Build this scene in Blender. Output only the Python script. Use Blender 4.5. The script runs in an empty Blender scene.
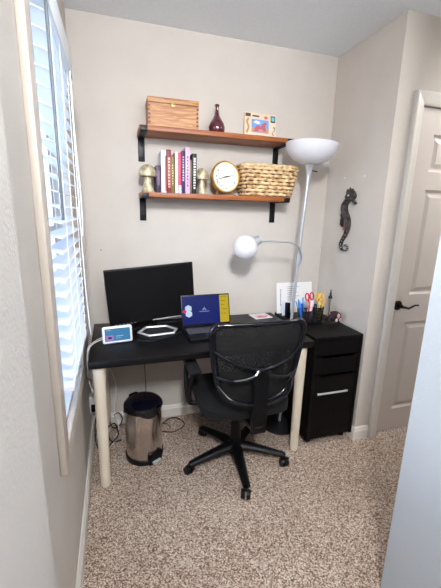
import bpy, bmesh, math, random
from math import sin, cos, pi, radians as R
from mathutils import Vector, Matrix, Euler
random.seed(7)
S = bpy.context.scene
COL = S.collection

# ---------------------------------------------------------------- camera
cam = bpy.data.cameras.new('camera'); cob = bpy.data.objects.new('camera', cam); COL.objects.link(cob)
F, PITCH, YAW, ROLL = 342.73, .2339, .2995, .025
cam.sensor_fit = 'HORIZONTAL'; cam.sensor_width = 36; cam.lens = F / 441 * 36; cam.clip_start = .02
cob.location = (.1974, -2.2162, 1.4428)
fw = Vector((sin(YAW)*cos(PITCH), cos(YAW)*cos(PITCH), -sin(PITCH)))
rt = Vector((cos(YAW), -sin(YAW), 0)); up = rt.cross(fw)
r2 = rt*cos(ROLL) + up*sin(ROLL); u2 = -rt*sin(ROLL) + up*cos(ROLL)
cob.rotation_euler = Matrix((r2, u2, -fw)).transposed().to_euler()
S.camera = cob

# ---------------------------------------------------------------- world: bright hazy sky
w = bpy.data.worlds.new('sky'); S.world = w; w.use_nodes = True
n = w.node_tree.nodes; l = w.node_tree.links; n.clear()
tc = n.new('ShaderNodeTexCoord'); sx = n.new('ShaderNodeSeparateXYZ'); rp = n.new('ShaderNodeValToRGB')
bg = n.new('ShaderNodeBackground'); wo = n.new('ShaderNodeOutputWorld')
l.new(tc.outputs['Generated'], sx.inputs[0]); l.new(sx.outputs['Z'], rp.inputs[0]); l.new(rp.outputs[0], bg.inputs[0]); l.new(bg.outputs[0], wo.inputs[0])
e = rp.color_ramp.elements
mp_ = n.new('ShaderNodeMath'); mp_.operation = 'MULTIPLY_ADD'; mp_.inputs[1].default_value = .5; mp_.inputs[2].default_value = .5
l.new(sx.outputs['Z'], mp_.inputs[0]); l.new(mp_.outputs[0], rp.inputs[0])
e[0].position = 0; e[0].color = (.12, .16, .20, 1)
e[1].position = 1; e[1].color = (.07, .14, .34, 1)
for p_, c_ in ((.44, (.16, .20, .26, 1)), (.48, (.75, .85, 1, 1)), (.50, (1.5, 1.7, 1.95, 1)), (.56, (1.3, 1.55, 1.9, 1)), (.64, (.18, .32, .60, 1))):
    q_ = rp.color_ramp.elements.new(p_); q_.color = c_
bg.inputs[1].default_value = 5.5

def area(name, loc, rot, sx_, sy_, power, col, portal=False):
    d = bpy.data.lights.new(name, 'AREA'); d.shape = 'RECTANGLE'; d.size = sx_; d.size_y = sy_; d.energy = power; d.color = col
    o = bpy.data.objects.new(name, d); COL.objects.link(o); o.location = loc; o.rotation_euler = rot
    if portal: d.cycles.is_portal = True
    return o
area('window_portal', (-.115, -.845, 1.35), (0, -pi/2, 0), 1.36, .6, 1, (1, 1, 1), True)
hl = area('hall_fill', (.205, -2.70, 2.38), (0, 0, 0), .2, .45, 20, (.96, .97, 1))  # added main fill from behind the camera, no fixture known there
hl.rotation_euler = Vector((.72, 2.4, -1.2)).to_track_quat('-Z', 'Y').to_euler(); hl.data.spread = R(95)
area('ceiling_bounce_fill', (.75, -2.75, 1.95), (R(148), 0, 0), .6, .5, 27, (.93, .96, 1))  # added upward fill that brightens the ceiling, not a real lamp
area('corridor_door_fill', (2.6, -1.0, 2.40), (0, 0, 0), .5, .5, 11, (1, .95, .9))  # added fill to brighten the door wall

S.view_settings.view_transform = 'Standard'; S.view_settings.look = 'None'
S.view_settings.gamma = 1; S.view_settings.use_curve_mapping = False
S.view_settings.exposure = 0.5

# ---------------------------------------------------------------- materials
def lin(c): return tuple(((x/255)/12.92 if x/255 <= .04045 else ((x/255+.055)/1.055)**2.4) for x in c) + (1,)
def mat(name, rgb, rough=.5, metal=0, var=0, scale=20, stretch=(1,1,1), bump=0, rgb2=None, emit=0, spec=.5, coat=0, bscale=None, trans=0, alpha=1, dist=0):
    m = bpy.data.materials.new(name); m.use_nodes = True
    nt = m.node_tree; b = nt.nodes['Principled BSDF']; N = nt.nodes; L = nt.links
    c = lin(rgb)
    b.inputs['Base Color'].default_value = c; b.inputs['Roughness'].default_value = rough
    b.inputs['Metallic'].default_value = metal; b.inputs['Specular IOR Level'].default_value = spec
    b.inputs['Coat Weight'].default_value = coat; b.inputs['Transmission Weight'].default_value = trans; b.inputs['Alpha'].default_value = alpha
    if emit:
        b.inputs['Emission Color'].default_value = c; b.inputs['Emission Strength'].default_value = emit
    if rgb2 or var or bump:
        t = N.new('ShaderNodeTexCoord'); mp = N.new('ShaderNodeMapping'); mp.inputs['Scale'].default_value = stretch
        L.new(t.outputs['Object'], mp.inputs[0])
        no = N.new('ShaderNodeTexNoise'); no.inputs['Scale'].default_value = scale; no.inputs['Detail'].default_value = 4; no.inputs['Distortion'].default_value = dist
        L.new(mp.outputs[0], no.inputs[0])
        if rgb2 or var:
            c2 = lin(rgb2) if rgb2 else tuple(max(0, x*(1-var)) for x in c[:3]) + (1,)
            cr = N.new('ShaderNodeValToRGB'); cr.color_ramp.elements[0].position = .35; cr.color_ramp.elements[1].position = .65
            cr.color_ramp.elements[0].color = c2; cr.color_ramp.elements[1].color = c
            L.new(no.outputs[0], cr.inputs[0]); L.new(cr.outputs[0], b.inputs['Base Color'])
        if bump:
            nb = no
            if bscale:
                nb = N.new('ShaderNodeTexNoise'); nb.inputs['Scale'].default_value = bscale; nb.inputs['Detail'].default_value = 3; L.new(mp.outputs[0], nb.inputs[0])
            bp = N.new('ShaderNodeBump'); bp.inputs['Strength'].default_value = bump; bp.inputs['Distance'].default_value = .004
            L.new(nb.outputs[0], bp.inputs['Height']); L.new(bp.outputs[0], b.inputs['Normal'])
    return m

M = {}
M['wall'] = mat('greige_wall_paint', (203, 195, 186), .75, var=.04, scale=6, bump=.25, bscale=160, spec=.3)
M['ceiling'] = mat('ceiling_paint', (238, 242, 246), .9, var=.04, scale=60, bump=.5, bscale=90, spec=.2)
M['trim'] = mat('white_trim_paint', (225, 220, 212), .35)
M['door'] = mat('door_paint', (214, 205, 197), .4)
M['casing'] = mat('casing_paint', (196, 184, 170), .4)
M['blind'] = mat('white_blind', (232, 236, 240), .35)
M['wand'] = mat('grey_wand', (96, 102, 110), .3)
M['cordw'] = mat('white_cord', (230, 230, 228), .5)
M['cordk'] = mat('black_cord', (18, 18, 20), .45)
M['blackmetal'] = mat('black_bracket_metal', (8, 9, 12), .4, spec=.3)
M['shelf'] = mat('shelf_wood', (166, 96, 44), .45, rgb2=(132, 68, 28), scale=9, stretch=(.6, 8, 8), bump=.1)
M['pine'] = mat('pine_wood', (196, 146, 98), .5, rgb2=(158, 104, 62), scale=5, stretch=(1.2, 6, 9), dist=1.6)
M['pinelight'] = mat('pine_wood_light', (220, 184, 142), .5, rgb2=(196, 150, 106), scale=8, stretch=(1, 6, 6))
M['joint'] = mat('dark_joint', (104, 56, 36), .6)
M['brass'] = mat('brass', (222, 174, 84), .28, .7)
M['brassold'] = mat('aged_brass_clasp', (176, 146, 96), .4, .8)
M['gold'] = mat('pale_gold_leaf', (222, 214, 186), .42, .3, rgb2=(160, 142, 104), scale=40, bump=.5)
M['dial'] = mat('clock_dial', (238, 234, 222), .5)
M['ink'] = mat('black_ink', (24, 22, 24), .5)
M['vase'] = mat('plum_glass', (84, 30, 40), .08, spec=.7, coat=1)
M['desk'] = mat('black_brown_desk', (13, 12, 13), .4, rgb2=(6, 5, 6), scale=8, stretch=(1, 22, 22), spec=.25)
M['cab'] = mat('black_cabinet', (7, 6, 7), .5, rgb2=(4, 4, 4), scale=8, stretch=(16, 16, 1.5), spec=.18)
M['leg'] = mat('cream_desk_leg', (222, 209, 188), .45)
M['blackplastic'] = mat('black_plastic', (4, 4, 6), .4, spec=.3)
M['blackgloss'] = mat('black_gloss_plastic', (12, 13, 18), .14)
M['blackmatte'] = mat('black_fabric', (3, 3, 4), .9, bump=.4, scale=300)
M['silver'] = mat('brushed_silver', (222, 222, 224), .32, .45)
M['steel'] = mat('brushed_steel', (214, 206, 200), .2, 1, var=.15, scale=30, stretch=(1, 1, .03))
M['lampgrey'] = mat('grey_lamp_metal', (180, 182, 186), .32, .45)
M['screenoff'] = mat('dark_screen', (17, 16, 17), .35, spec=.2)
M['whiteplastic'] = mat('white_plastic', (232, 232, 234), .3)
M['lid'] = mat('navy_black_lid', (12, 13, 24), .1, spec=.6)

def milky(name, rgb, t=.35):
    m = bpy.data.materials.new(name); m.use_nodes = True; N = m.node_tree.nodes; L = m.node_tree.links
    b = N['Principled BSDF']; b.inputs['Base Color'].default_value = lin(rgb); b.inputs['Roughness'].default_value = .25
    tr = N.new('ShaderNodeBsdfTranslucent'); tr.inputs[0].default_value = lin(rgb)
    mx = N.new('ShaderNodeMixShader'); mx.inputs[0].default_value = t
    L.new(b.outputs[0], mx.inputs[1]); L.new(tr.outputs[0], mx.inputs[2]); L.new(mx.outputs[0], N['Material Output'].inputs[0])
    return m
M['milk'] = milky('milk_white_plastic', (240, 240, 244), .4)

def seethrough(name, rgb, t, rough=.1, weave=0):
    m = bpy.data.materials.new(name); m.use_nodes = True; N = m.node_tree.nodes; L = m.node_tree.links
    b = N['Principled BSDF']; b.inputs['Base Color'].default_value = lin(rgb); b.inputs['Roughness'].default_value = rough
    tr = N.new('ShaderNodeBsdfTransparent'); mx = N.new('ShaderNodeMixShader'); mx.inputs[0].default_value = t
    if weave:
        t_ = N.new('ShaderNodeTexCoord'); mp = N.new('ShaderNodeMapping'); mp.inputs['Scale'].default_value = (weave, weave, weave)
        ck = N.new('ShaderNodeTexVoronoi'); ck.inputs['Scale'].default_value = 1; L.new(t_.outputs['Object'], mp.inputs[0]); L.new(mp.outputs[0], ck.inputs[0])
        lt = N.new('ShaderNodeMath'); lt.operation = 'LESS_THAN'; lt.inputs[1].default_value = t; L.new(ck.outputs['Distance'], lt.inputs[0]); L.new(lt.outputs[0], mx.inputs[0])
    L.new(b.outputs[0], mx.inputs[1]); L.new(tr.outputs[0], mx.inputs[2]); L.new(mx.outputs[0], N['Material Output'].inputs[0])
    return m
M['glass'] = seethrough('window_glass', (235, 240, 245), .94, .02)
M['chairmesh'] = seethrough('chair_mesh', (4, 4, 5), .27, .7, 260)

def carpet():
    m = bpy.data.materials.new('speckled_carpet'); m.use_nodes = True; N = m.node_tree.nodes; L = m.node_tree.links
    b = N['Principled BSDF']; b.inputs['Roughness'].default_value = .95; b.inputs['Specular IOR Level'].default_value = .1
    t = N.new('ShaderNodeTexCoord')
    a = N.new('ShaderNodeTexNoise'); a.inputs['Scale'].default_value = 70; a.inputs['Detail'].default_value = 5; a.inputs['Roughness'].default_value = .75
    L.new(t.outputs['Object'], a.inputs[0])
    vo = N.new('ShaderNodeTexVoronoi'); vo.inputs['Scale'].default_value = 230; vo.inputs['Randomness'].default_value = 1; L.new(t.outputs['Object'], vo.inputs[0])
    sc_ = N.new('ShaderNodeSeparateColor'); L.new(vo.outputs['Color'], sc_.inputs[0])
    av = N.new('ShaderNodeMath'); av.operation = 'MULTIPLY_ADD'; av.inputs[1].default_value = .42; L.new(sc_.outputs[0], av.inputs[0])
    a2 = N.new('ShaderNodeMath'); a2.operation = 'MULTIPLY'; a2.inputs[1].default_value = .58; L.new(a.outputs[0], a2.inputs[0]); L.new(a2.outputs[0], av.inputs[2])
    c = N.new('ShaderNodeValToRGB'); E = c.color_ramp.elements
    E[0].position = .27; E[0].color = lin((104, 80, 64)); E[1].position = .76; E[1].color = lin((240, 228, 214))
    for p_, k in ((.38, (140, 114, 96)), (.48, (178, 154, 136)), (.58, (206, 188, 172))):
        q = E.new(p_); q.color = lin(k)
    L.new(av.outputs[0], c.inputs[0])
    g = N.new('ShaderNodeTexNoise'); g.inputs['Scale'].default_value = 3; g.inputs['Detail'].default_value = 3; L.new(t.outputs['Object'], g.inputs[0])
    gr = N.new('ShaderNodeValToRGB'); gr.color_ramp.elements[0].color = (.86, .84, .82, 1); gr.color_ramp.elements[1].color = (1, 1, 1, 1); gr.color_ramp.elements[0].position = .35; gr.color_ramp.elements[1].position = .65
    L.new(g.outputs[0], gr.inputs[0])
    mx = N.new('ShaderNodeMix'); mx.data_type = 'RGBA'; mx.blend_type = 'MULTIPLY'; mx.inputs[0].default_value = 1
    L.new(c.outputs[0], mx.inputs[6]); L.new(gr.outputs[0], mx.inputs[7]); L.new(mx.outputs[2], b.inputs['Base Color'])
    v = N.new('ShaderNodeTexNoise'); v.inputs['Scale'].default_value = 130; v.inputs['Detail'].default_value = 3; L.new(t.outputs['Object'], v.inputs[0])
    bp = N.new('ShaderNodeBump'); bp.inputs['Strength'].default_value = .9; bp.inputs['Distance'].default_value = .008
    L.new(v.outputs[0], bp.inputs['Height']); L.new(bp.outputs[0], b.inputs['Normal'])
    return m
M['carpet'] = carpet()

def wicker():
    m = bpy.data.materials.new('water_hyacinth_weave'); m.use_nodes = True; N = m.node_tree.nodes; L = m.node_tree.links
    b = N['Principled BSDF']; b.inputs['Roughness'].default_value = .7
    t = N.new('ShaderNodeTexCoord'); a = N.new('ShaderNodeTexNoise'); a.inputs['Scale'].default_value = 38; a.inputs['Detail'].default_value = 3
    L.new(t.outputs['Object'], a.inputs[0])
    c = N.new('ShaderNodeValToRGB'); c.color_ramp.elements[0].position = .3; c.color_ramp.elements[0].color = lin((168, 124, 78)); c.color_ramp.elements[1].position = .65; c.color_ramp.elements[1].color = lin((232, 204, 158))
    L.new(a.outputs[0], c.inputs[0]); L.new(c.outputs[0], b.inputs['Base Color'])
    return m
M['wicker'] = wicker()
_pc = {}
def paint(rgb, rough=.5, metal=0):
    k = (rgb, rough, metal)
    if k not in _pc: _pc[k] = mat('paint_%d_%d_%d' % rgb, rgb, rough, metal)
    return _pc[k]
def glow(rgb, s):
    k = (rgb, s)
    if k not in _pc:
        m = mat('screen_%d_%d_%d' % rgb, rgb, .3, emit=s); q__ = m.node_tree.nodes['Principled BSDF']; q__.inputs['Base Color'].default_value = (.004, .004, .004, 1); q__.inputs['Specular IOR Level'].default_value = .15; q__.inputs['Emission Strength'].default_value = s*.62; _pc[k] = m
    return _pc[k]

# ---------------------------------------------------------------- mesh helpers
class MB:
    def __init__(s): s.bm = bmesh.new()
    def box(s, a, b, bev=0, rot=None, piv=None, segs=2):
        a = Vector(a); b = Vector(b); t = bmesh.new()
        bmesh.ops.create_cube(t, size=1)
        bmesh.ops.scale(t, vec=b-a, verts=t.verts); bmesh.ops.translate(t, vec=(a+b)/2, verts=t.verts)
        if bev: bmesh.ops.bevel(t, geom=t.edges[:], offset=bev, segments=segs, affect='EDGES', profile=.5)
        return s._add(t, rot, piv if piv is not None else (a+b)/2)
    def _add(s, t, rot=None, piv=None):
        if rot is not None:
            bmesh.ops.rotate(t, cent=piv if piv is not None else (0,0,0), matrix=Euler(rot).to_matrix(), verts=t.verts)
        me = bpy.data.meshes.new('t'); t.to_mesh(me); t.free(); s.bm.from_mesh(me); bpy.data.meshes.remove(me); return s
    def cyl(s, p0, p1, r0, r1=None, seg=20):
        return s.tube([p0, p1], [r0, r0 if r1 is None else r1], seg)
    def tube(s, pts, r, seg=10, caps=True, flat=1, closed=False):
        pts = [Vector(p) for p in pts]; k = len(pts)
        if not isinstance(r, (list, tuple)): r = [r]*k
        rings = []; prev = None
        for i, p in enumerate(pts):
            if closed: d = (pts[(i+1) % k]-pts[i-1])
            else: d = (pts[min(i+1, k-1)]-pts[max(i-1, 0)])
            d.normalize()
            if prev is None:
                a = Vector((0, 0, 1)) if abs(d.z) < .9 else Vector((0, 1, 0))
                u = d.cross(a).normalized()
            else: u = (prev - d*prev.dot(d)).normalized()
            prev = u; v = d.cross(u)
            rings.append([s.bm.verts.new(p + (u*cos(2*pi*j/seg) + v*sin(2*pi*j/seg)*flat)*r[i]) for j in range(seg)])
        for i in range(k if closed else k-1):
            A = rings[i]; B = rings[(i+1) % k]
            for j in range(seg): s.bm.faces.new((A[j], A[(j+1) % seg], B[(j+1) % seg], B[j]))
        if caps and not closed:
            s.bm.faces.new(rings[0][::-1]); s.bm.faces.new(rings[-1])
        return s
    def lathe(s, prof, c=(0,0,0), seg=32, rot=None, sx=1, sy=1, piv=None):
        t = bmesh.new(); c = Vector(c); rings = []
        for r, z in prof:
            if r < 1e-6: rings.append([t.verts.new(c+Vector((0,0,z)))])
            else: rings.append([t.verts.new(c+Vector((r*cos(2*pi*j/seg)*sx, r*sin(2*pi*j/seg)*sy, z))) for j in range(seg)])
        for A, B in zip(rings, rings[1:]):
            for j in range(seg):
                k = (j+1) % seg
                if len(A) == 1 and len(B) == 1: continue
                if len(A) == 1: t.faces.new((A[0], B[k], B[j]))
                elif len(B) == 1: t.faces.new((A[j], A[k], B[0]))
                else: t.faces.new((A[j], A[k], B[k], B[j]))
        for e_ in (rings[0], rings[-1]):
            if len(e_) > 1 and e_ is rings[0]: t.faces.new(e_[::-1])
            elif len(e_) > 1: t.faces.new(e_)
        return s._add(t, rot, piv if piv is not None else c)
    def shell(s, prof, c=(0,0,0), th=.003, seg=32, rot=None, piv=None):   # open bowl: outer profile then inner
        inner = [(max(r-th, 0), z+(th if r-th <= .001 else 0)) for r, z in prof][::-1]
        t = bmesh.new(); c = Vector(c); rings = []
        for r, z in prof + inner:
            rings.append([t.verts.new(c+Vector((max(r, 1e-4)*cos(2*pi*j/seg), max(r, 1e-4)*sin(2*pi*j/seg), z))) for j in range(seg)])
        for A, B in zip(rings, rings[1:]):
            for j in range(seg): t.faces.new((A[j], A[(j+1) % seg], B[(j+1) % seg], B[j]))
        return s._add(t, rot, piv if piv is not None else c)
    def prism(s, poly, y0, y1, rot=None, piv=None, bev=0):               # polygon in xz, extruded along y
        t = bmesh.new()
        f = t.faces.new([t.verts.new((x, y0, z)) for x, z in poly])
        r = bmesh.ops.extrude_face_region(t, geom=[f])
        bmesh.ops.translate(t, vec=(0, y1-y0, 0), verts=[v for v in r['geom'] if isinstance(v, bmesh.types.BMVert)])
        bmesh.ops.recalc_face_normals(t, faces=t.faces)
        if bev: bmesh.ops.bevel(t, geom=t.edges[:], offset=bev, segments=2, affect='EDGES')
        return s._add(t, rot, piv)
    def ball(s, c, r, seg=20, sc=(1,1,1)):
        t = bmesh.new(); bmesh.ops.create_uvsphere(t, u_segments=seg, v_segments=max(8, seg//2), radius=r)
        bmesh.ops.scale(t, vec=sc, verts=t.verts); bmesh.ops.translate(t, vec=c, verts=t.verts); return s._add(t)
    def rot(s, e, piv=(0,0,0)):
        bmesh.ops.rotate(s.bm, cent=piv, matrix=Euler(e).to_matrix(), verts=s.bm.verts); return s
    def build(s, name, m, parent=None, smooth=35):
        bmesh.ops.recalc_face_normals(s.bm, faces=s.bm.faces)
        me = bpy.data.meshes.new(name); s.bm.to_mesh(me); s.bm.free()
        me.materials.append(M[m] if isinstance(m, str) else m)
        if smooth:
            me.polygons.foreach_set('use_smooth', [True]*len(me.polygons))
            me.set_sharp_from_angle(angle=R(smooth))
        o = bpy.data.objects.new(name, me); COL.objects.link(o)
        if parent: o.parent = parent
        return o
def empty(name, label, cat, loc=(0,0,0), rot=(0,0,0), group=None, kind=None):
    o = bpy.data.objects.new(name, None); o.empty_display_size = .05; COL.objects.link(o)
    o.location = loc; o.rotation_euler = rot; tag(o, label, cat, group, kind); return o
def tag(o, label=None, cat=None, group=None, kind=None):
    if label: o['label'] = label
    if cat: o['category'] = cat
    if group: o['group'] = group
    if kind: o['kind'] = kind
    return o
def spline(pts, n=8):                                                    # Catmull-Rom through points
    P = [Vector(p) for p in pts]; P = [2*P[0]-P[1]] + P + [2*P[-1]-P[-2]]; out = []
    for i in range(1, len(P)-2):
        for k in range(n):
            t = k/n
            out.append(.5*((2*P[i]) + (P[i+1]-P[i-1])*t + (2*P[i-1]-5*P[i]+4*P[i+1]-P[i+2])*t*t + (3*P[i]-P[i-1]-3*P[i+1]+P[i+2])*t**3))
    out.append(P[-2]); return out
def text(name, body, size, m, parent, loc, rot, depth=.0004, align='CENTER'):
    cu = bpy.data.curves.new(name, 'FONT'); cu.body = body; cu.size = size; cu.extrude = depth; cu.align_x = align; cu.align_y = 'CENTER'
    t = bpy.data.objects.new('t', cu); COL.objects.link(t)
    me = bpy.data.meshes.new_from_object(t.evaluated_get(bpy.context.evaluated_depsgraph_get()))
    bpy.data.objects.remove(t); me.materials.clear(); me.materials.append(M[m] if isinstance(m, str) else m)
    o = bpy.data.objects.new(name, me); COL.objects.link(o); o.parent = parent; o.location = loc; o.rotation_euler = rot
    return o

# ---------------------------------------------------------------- room shell
W, E_, H = 1.65, .5735, 2.449
YB = -4.3
floor = MB().box((-.3, YB, -.05), (3.3, .15, 0)).build('floor', 'carpet', smooth=0); tag(floor, kind='structure')
ceil = MB().box((-.3, YB, H), (3.3, .15, H+.08)).build('ceiling', 'ceiling', smooth=0); tag(ceil, kind='structure')
tag(MB().box((-.12, 0, 0), (1.77, .12, H)).build('wall_back', 'wall', smooth=0), kind='structure')
tag(MB().box((W, -E_+.12, 0), (1.77, 0, H)).build('wall_right', 'wall', smooth=0), kind='structure')
WY0, WY1, WZ0, WZ1 = -1.135, -.55, .695, 2.03       # window opening
b = MB()
b.box((-.12, -1.73, 0), (0, WY0, H)); b.box((-.12, WY1, 0), (0, 0, H)); b.box((-.12, WY0, 0), (0, WY1, WZ0)); b.box((-.12, WY0, WZ1), (0, WY1, H))
tag(b.build('wall_left', 'wall', smooth=0), kind='structure')
tag(MB().box((-.12, -3.2, 0), (.08, -1.73, H)).build('wall_entry', 'wall', smooth=0), kind='structure')
DX0, DX1, DZ = 1.830, 2.59, 2.035
b = MB()
b.box((W, -E_, 0), (DX0, -E_+.12, H)); b.box((DX0, -E_, DZ), (DX1, -E_+.12, H)); b.box((DX1, -E_, 0), (3.2, -E_+.12, H))
tag(b.build('wall_door_side', 'wall', smooth=0), kind='structure')
b = MB()
b.box((1.145, -3.2, 0), (1.265, -1.4, H)); b.box((1.265, -1.52, 0), (3.2, -1.4, H))
M['hallwall'] = mat('blue_lit_wall_paint', (200, 206, 212), .75, bump=.25, scale=160, spec=.3)  # bluish tint of the window light put into the wall colour
tag(b.build('wall_hall', 'hallwall', smooth=0), kind='structure')
tag(MB().box((3.08, -1.4, 0), (3.2, -E_, H)).build('wall_corridor_end', 'wall', smooth=0), kind='structure')
tag(MB().box((-.3, YB, 0), (3.3, YB+.1, H)).build('wall_rear', 'wall', smooth=0), kind='structure')
tag(MB().box((-.3, YB+.1, 0), (-.2, -3.2, H)).box((-.2, -3.3, 0), (-.12, -3.2, H)).build('wall_rear_left', 'wall', smooth=0), kind='structure')
tag(MB().box((1.9, YB+.1, 0), (2.0, -3.2, H)).box((1.265, -3.3, 0), (1.9, -3.2, H)).build('wall_rear_right', 'wall', smooth=0), kind='structure')

def baseboard(name, p0, p1, nx, ny, h=.088, t=.014):
    # profile along a wall: flat board with a stepped top; n = normal into room
    p0 = Vector((*p0, 0)); p1 = Vector((*p1, 0)); N_ = Vector((nx, ny, 0))
    prof = [(0, 0), (t, 0), (t, h*.72), (t*.75, h*.78), (t*.7, h*.9), (t*.35, h), (0, h)]
    bm = MB(); A = [bm.bm.verts.new(p0+N_*a+Vector((0, 0, z))) for a, z in prof]; B = [bm.bm.verts.new(p1+N_*a+Vector((0, 0, z))) for a, z in prof]
    k = len(prof)
    for i in range(k): bm.bm.faces.new((A[i], A[(i+1) % k], B[(i+1) % k], B[i]))
    bm.bm.faces.new(A[::-1]); bm.bm.faces.new(B)
    return tag(bm.build(name, 'trim', smooth=20), kind='structure')
baseboard('baseboard_back', (.014, 0), (W-.014, 0), 0, -1)
baseboard('baseboard_left', (0, 0), (0, -1.73), 1, 0)
baseboard('baseboard_right', (W, 0), (W, -E_-.014), -1, 0)
baseboard('baseboard_door_side', (W-.0, -E_), (1.752, -E_), 0, -1)

# ---- window
win = empty('window_1', None, None, (0, 0, 0), kind='structure')
ct, cw = .022, .07
b = MB()
b.box((0, WY0-cw, WZ0-cw), (ct, WY0, WZ1+cw), .003); b.box((0, WY1, WZ0-cw), (ct, WY1+cw, WZ1+cw), .003)
b.box((0, WY0, WZ0-cw), (ct, WY1, WZ0), .003); b.box((0, WY0, WZ1), (ct, WY1, WZ1+cw), .003)
b.build('window_casing', 'casing', win)
b = MB(); fr = .035
for x0, x1 in ((-.10, -.05),):
    b.box((x0, WY0, WZ0), (x1, WY0+fr, WZ1)); b.box((x0, WY1-fr, WZ0), (x1, WY1, WZ1)); b.box((x0, WY0+fr, WZ0), (x1, WY1-fr, WZ0+fr)); b.box((x0, WY0+fr, WZ1-fr), (x1, WY1-fr, WZ1))
    b.box((x0, WY0+fr, 1.33), (x1, WY1-fr, 1.37))
b.build('window_frame', 'trim', win)
MB().box((-.08, WY0+fr, WZ0+fr), (-.077, WY1-fr, 1.33)).box((-.08, WY0+fr, 1.37), (-.077, WY1-fr, WZ1-fr)).build('window_pane', 'glass', win)
MB().box((-.05, WY0, WZ0), (.0, WY1, WZ0+.012)).build('window_sill', 'trim', win)

# ---- door
door = empty('door_1', None, None, (0, 0, 0), kind='structure')
yd = -E_+.012                                    # door face plane
def door_leaf():
    b = MB(); x0, x1, z0, z1 = DX0+.004, DX1-.004, .012, DZ-.004
    st = .112; mid = .09; cx = (x0+x1)/2
    rails = [(z0, .17), (.79, .97), (1.60, 1.70), (1.90, z1)]
    b.box((x0, yd, z0), (x0+st, yd+.035, z1)); b.box((x1-st, yd, z0), (x1, yd+.035, z1)); b.box((cx-mid/2, yd, z0), (cx+mid/2, yd+.035, z1))
    for a, c in rails: b.box((x0+st, yd, a), (cx-mid/2, yd+.035, c)); b.box((cx+mid/2, yd, a), (x1-st, yd+.035, c))
    for (a, c) in ((.17, .79), (.97, 1.60), (1.70, 1.90)):
        for (p, q) in ((x0+st, cx-mid/2), (cx+mid/2, x1-st)):
            b.box((p, yd+.012, a), (q, yd+.03, c))
            t = bmesh.new(); g = .022; g2 = .045                        # raised field with sloping margin
            V = [t.verts.new(v) for v in ((p+g, yd+.012, a+g), (q-g, yd+.012, a+g), (q-g, yd+.012, c-g), (p+g, yd+.012, c-g), (p+g2, yd+.003, a+g2), (q-g2, yd+.003, a+g2), (q-g2, yd+.003, c-g2), (p+g2, yd+.003, c-g2))]
            for f in ((0,1,5,4), (1,2,6,5), (2,3,7,6), (3,0,4,7), (4,5,6,7)): t.faces.new([V[i] for i in f])
            b._add(t)
            # moulding slope at the frame
            t = bmesh.new(); V = [t.verts.new(v) for v in ((p, yd, a), (q, yd, a), (q, yd, c), (p, yd, c), (p+.012, yd+.012, a+.012), (q-.012, yd+.012, a+.012), (q-.012, yd+.012, c-.012), (p+.012, yd+.012, c-.012))]
            for f in ((0,1,5,4), (1,2,6,5), (2,3,7,6), (3,0,4,7)): t.faces.new([V[i] for i in f])
            b._add(t)
    return b
door_leaf().build('door_leaf', 'door', door, smooth=0)
b = MB()                                                                 # moulded casing
cwd = .066
for k, (o_, d_) in enumerate(((0, .012), (.012, .018), (.046, .014))):
    a0 = DX0-cwd+o_*0
yo = -E_
def casing_piece(b, horizontal, p, q, base, sgn):
    prof = [(0, 0), (.0, .016), (.010, .020), (.022, .017), (.040, .013), (.052, .012), (.060, .009), (.066, .004), (.066, 0)]
    A, B = [], []
    for u, v in prof:
        if horizontal:
            A.append(b.bm.verts.new((p-(.066-u), yo-v, base+(.066-u)))); B.append(b.bm.verts.new((q+(.066-u), yo-v, base+(.066-u))))
        else:
            A.append(b.bm.verts.new((base+sgn*(.066-u), yo-v, 0))); B.append(b.bm.verts.new((base+sgn*(.066-u), yo-v, p+(.066-u))))
    k = len(prof)
    for i in range(k): b.bm.faces.new((A[i], A[(i+1) % k], B[(i+1) % k], B[i]))
    b.bm.faces.new(A[::-1]); b.bm.faces.new(B)
casing_piece(b, False, DZ, 0, DX0, -1); casing_piece(b, False, DZ, 0, DX1, 1); casing_piece(b, True, DX0, DX1, DZ, 1)
b.build('door_casing', 'trim', door, smooth=20)
MB().box((DX0, yd+.037, 0), (DX0+.003, -E_+.12, DZ)).box((DX1-.003, yd+.037, 0), (DX1, -E_+.12, DZ)).box((DX0, yd+.037, DZ-.003), (DX1, -E_+.12, DZ)).build('door_jamb', 'trim', door)
hx, hz = 1.866, .905
b = MB(); b.lathe([(0, 0), (.031, 0), (.031, .006), (.026, .011), (.012, .013), (.011, .04), (0, .041)], (hx, yd, hz), 28, (pi/2, 0, 0), piv=(hx, yd, hz))
b.tube(spline([(hx-.004, yd-.045, hz), (hx+.02, yd-.047, hz-.004), (hx+.045, yd-.046, hz-.010), (hx+.07, yd-.046, hz-.002), (hx+.095, yd-.046, hz+.006), (hx+.12, yd-.044, hz+.004)]), [.010]*8+[.009]*10+[.0075]*10+[.0065]*13, 12, flat=.8)
h_ = b.build('door_handle', 'blackmetal', door); h_['label'] = 'black curved lever handle on a round rose'
MB().box((DX0-.003, -E_-.0005, .865), (DX0+.0035, -E_+.011, .935)).build('door_strike', 'blackmetal', door)

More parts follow.
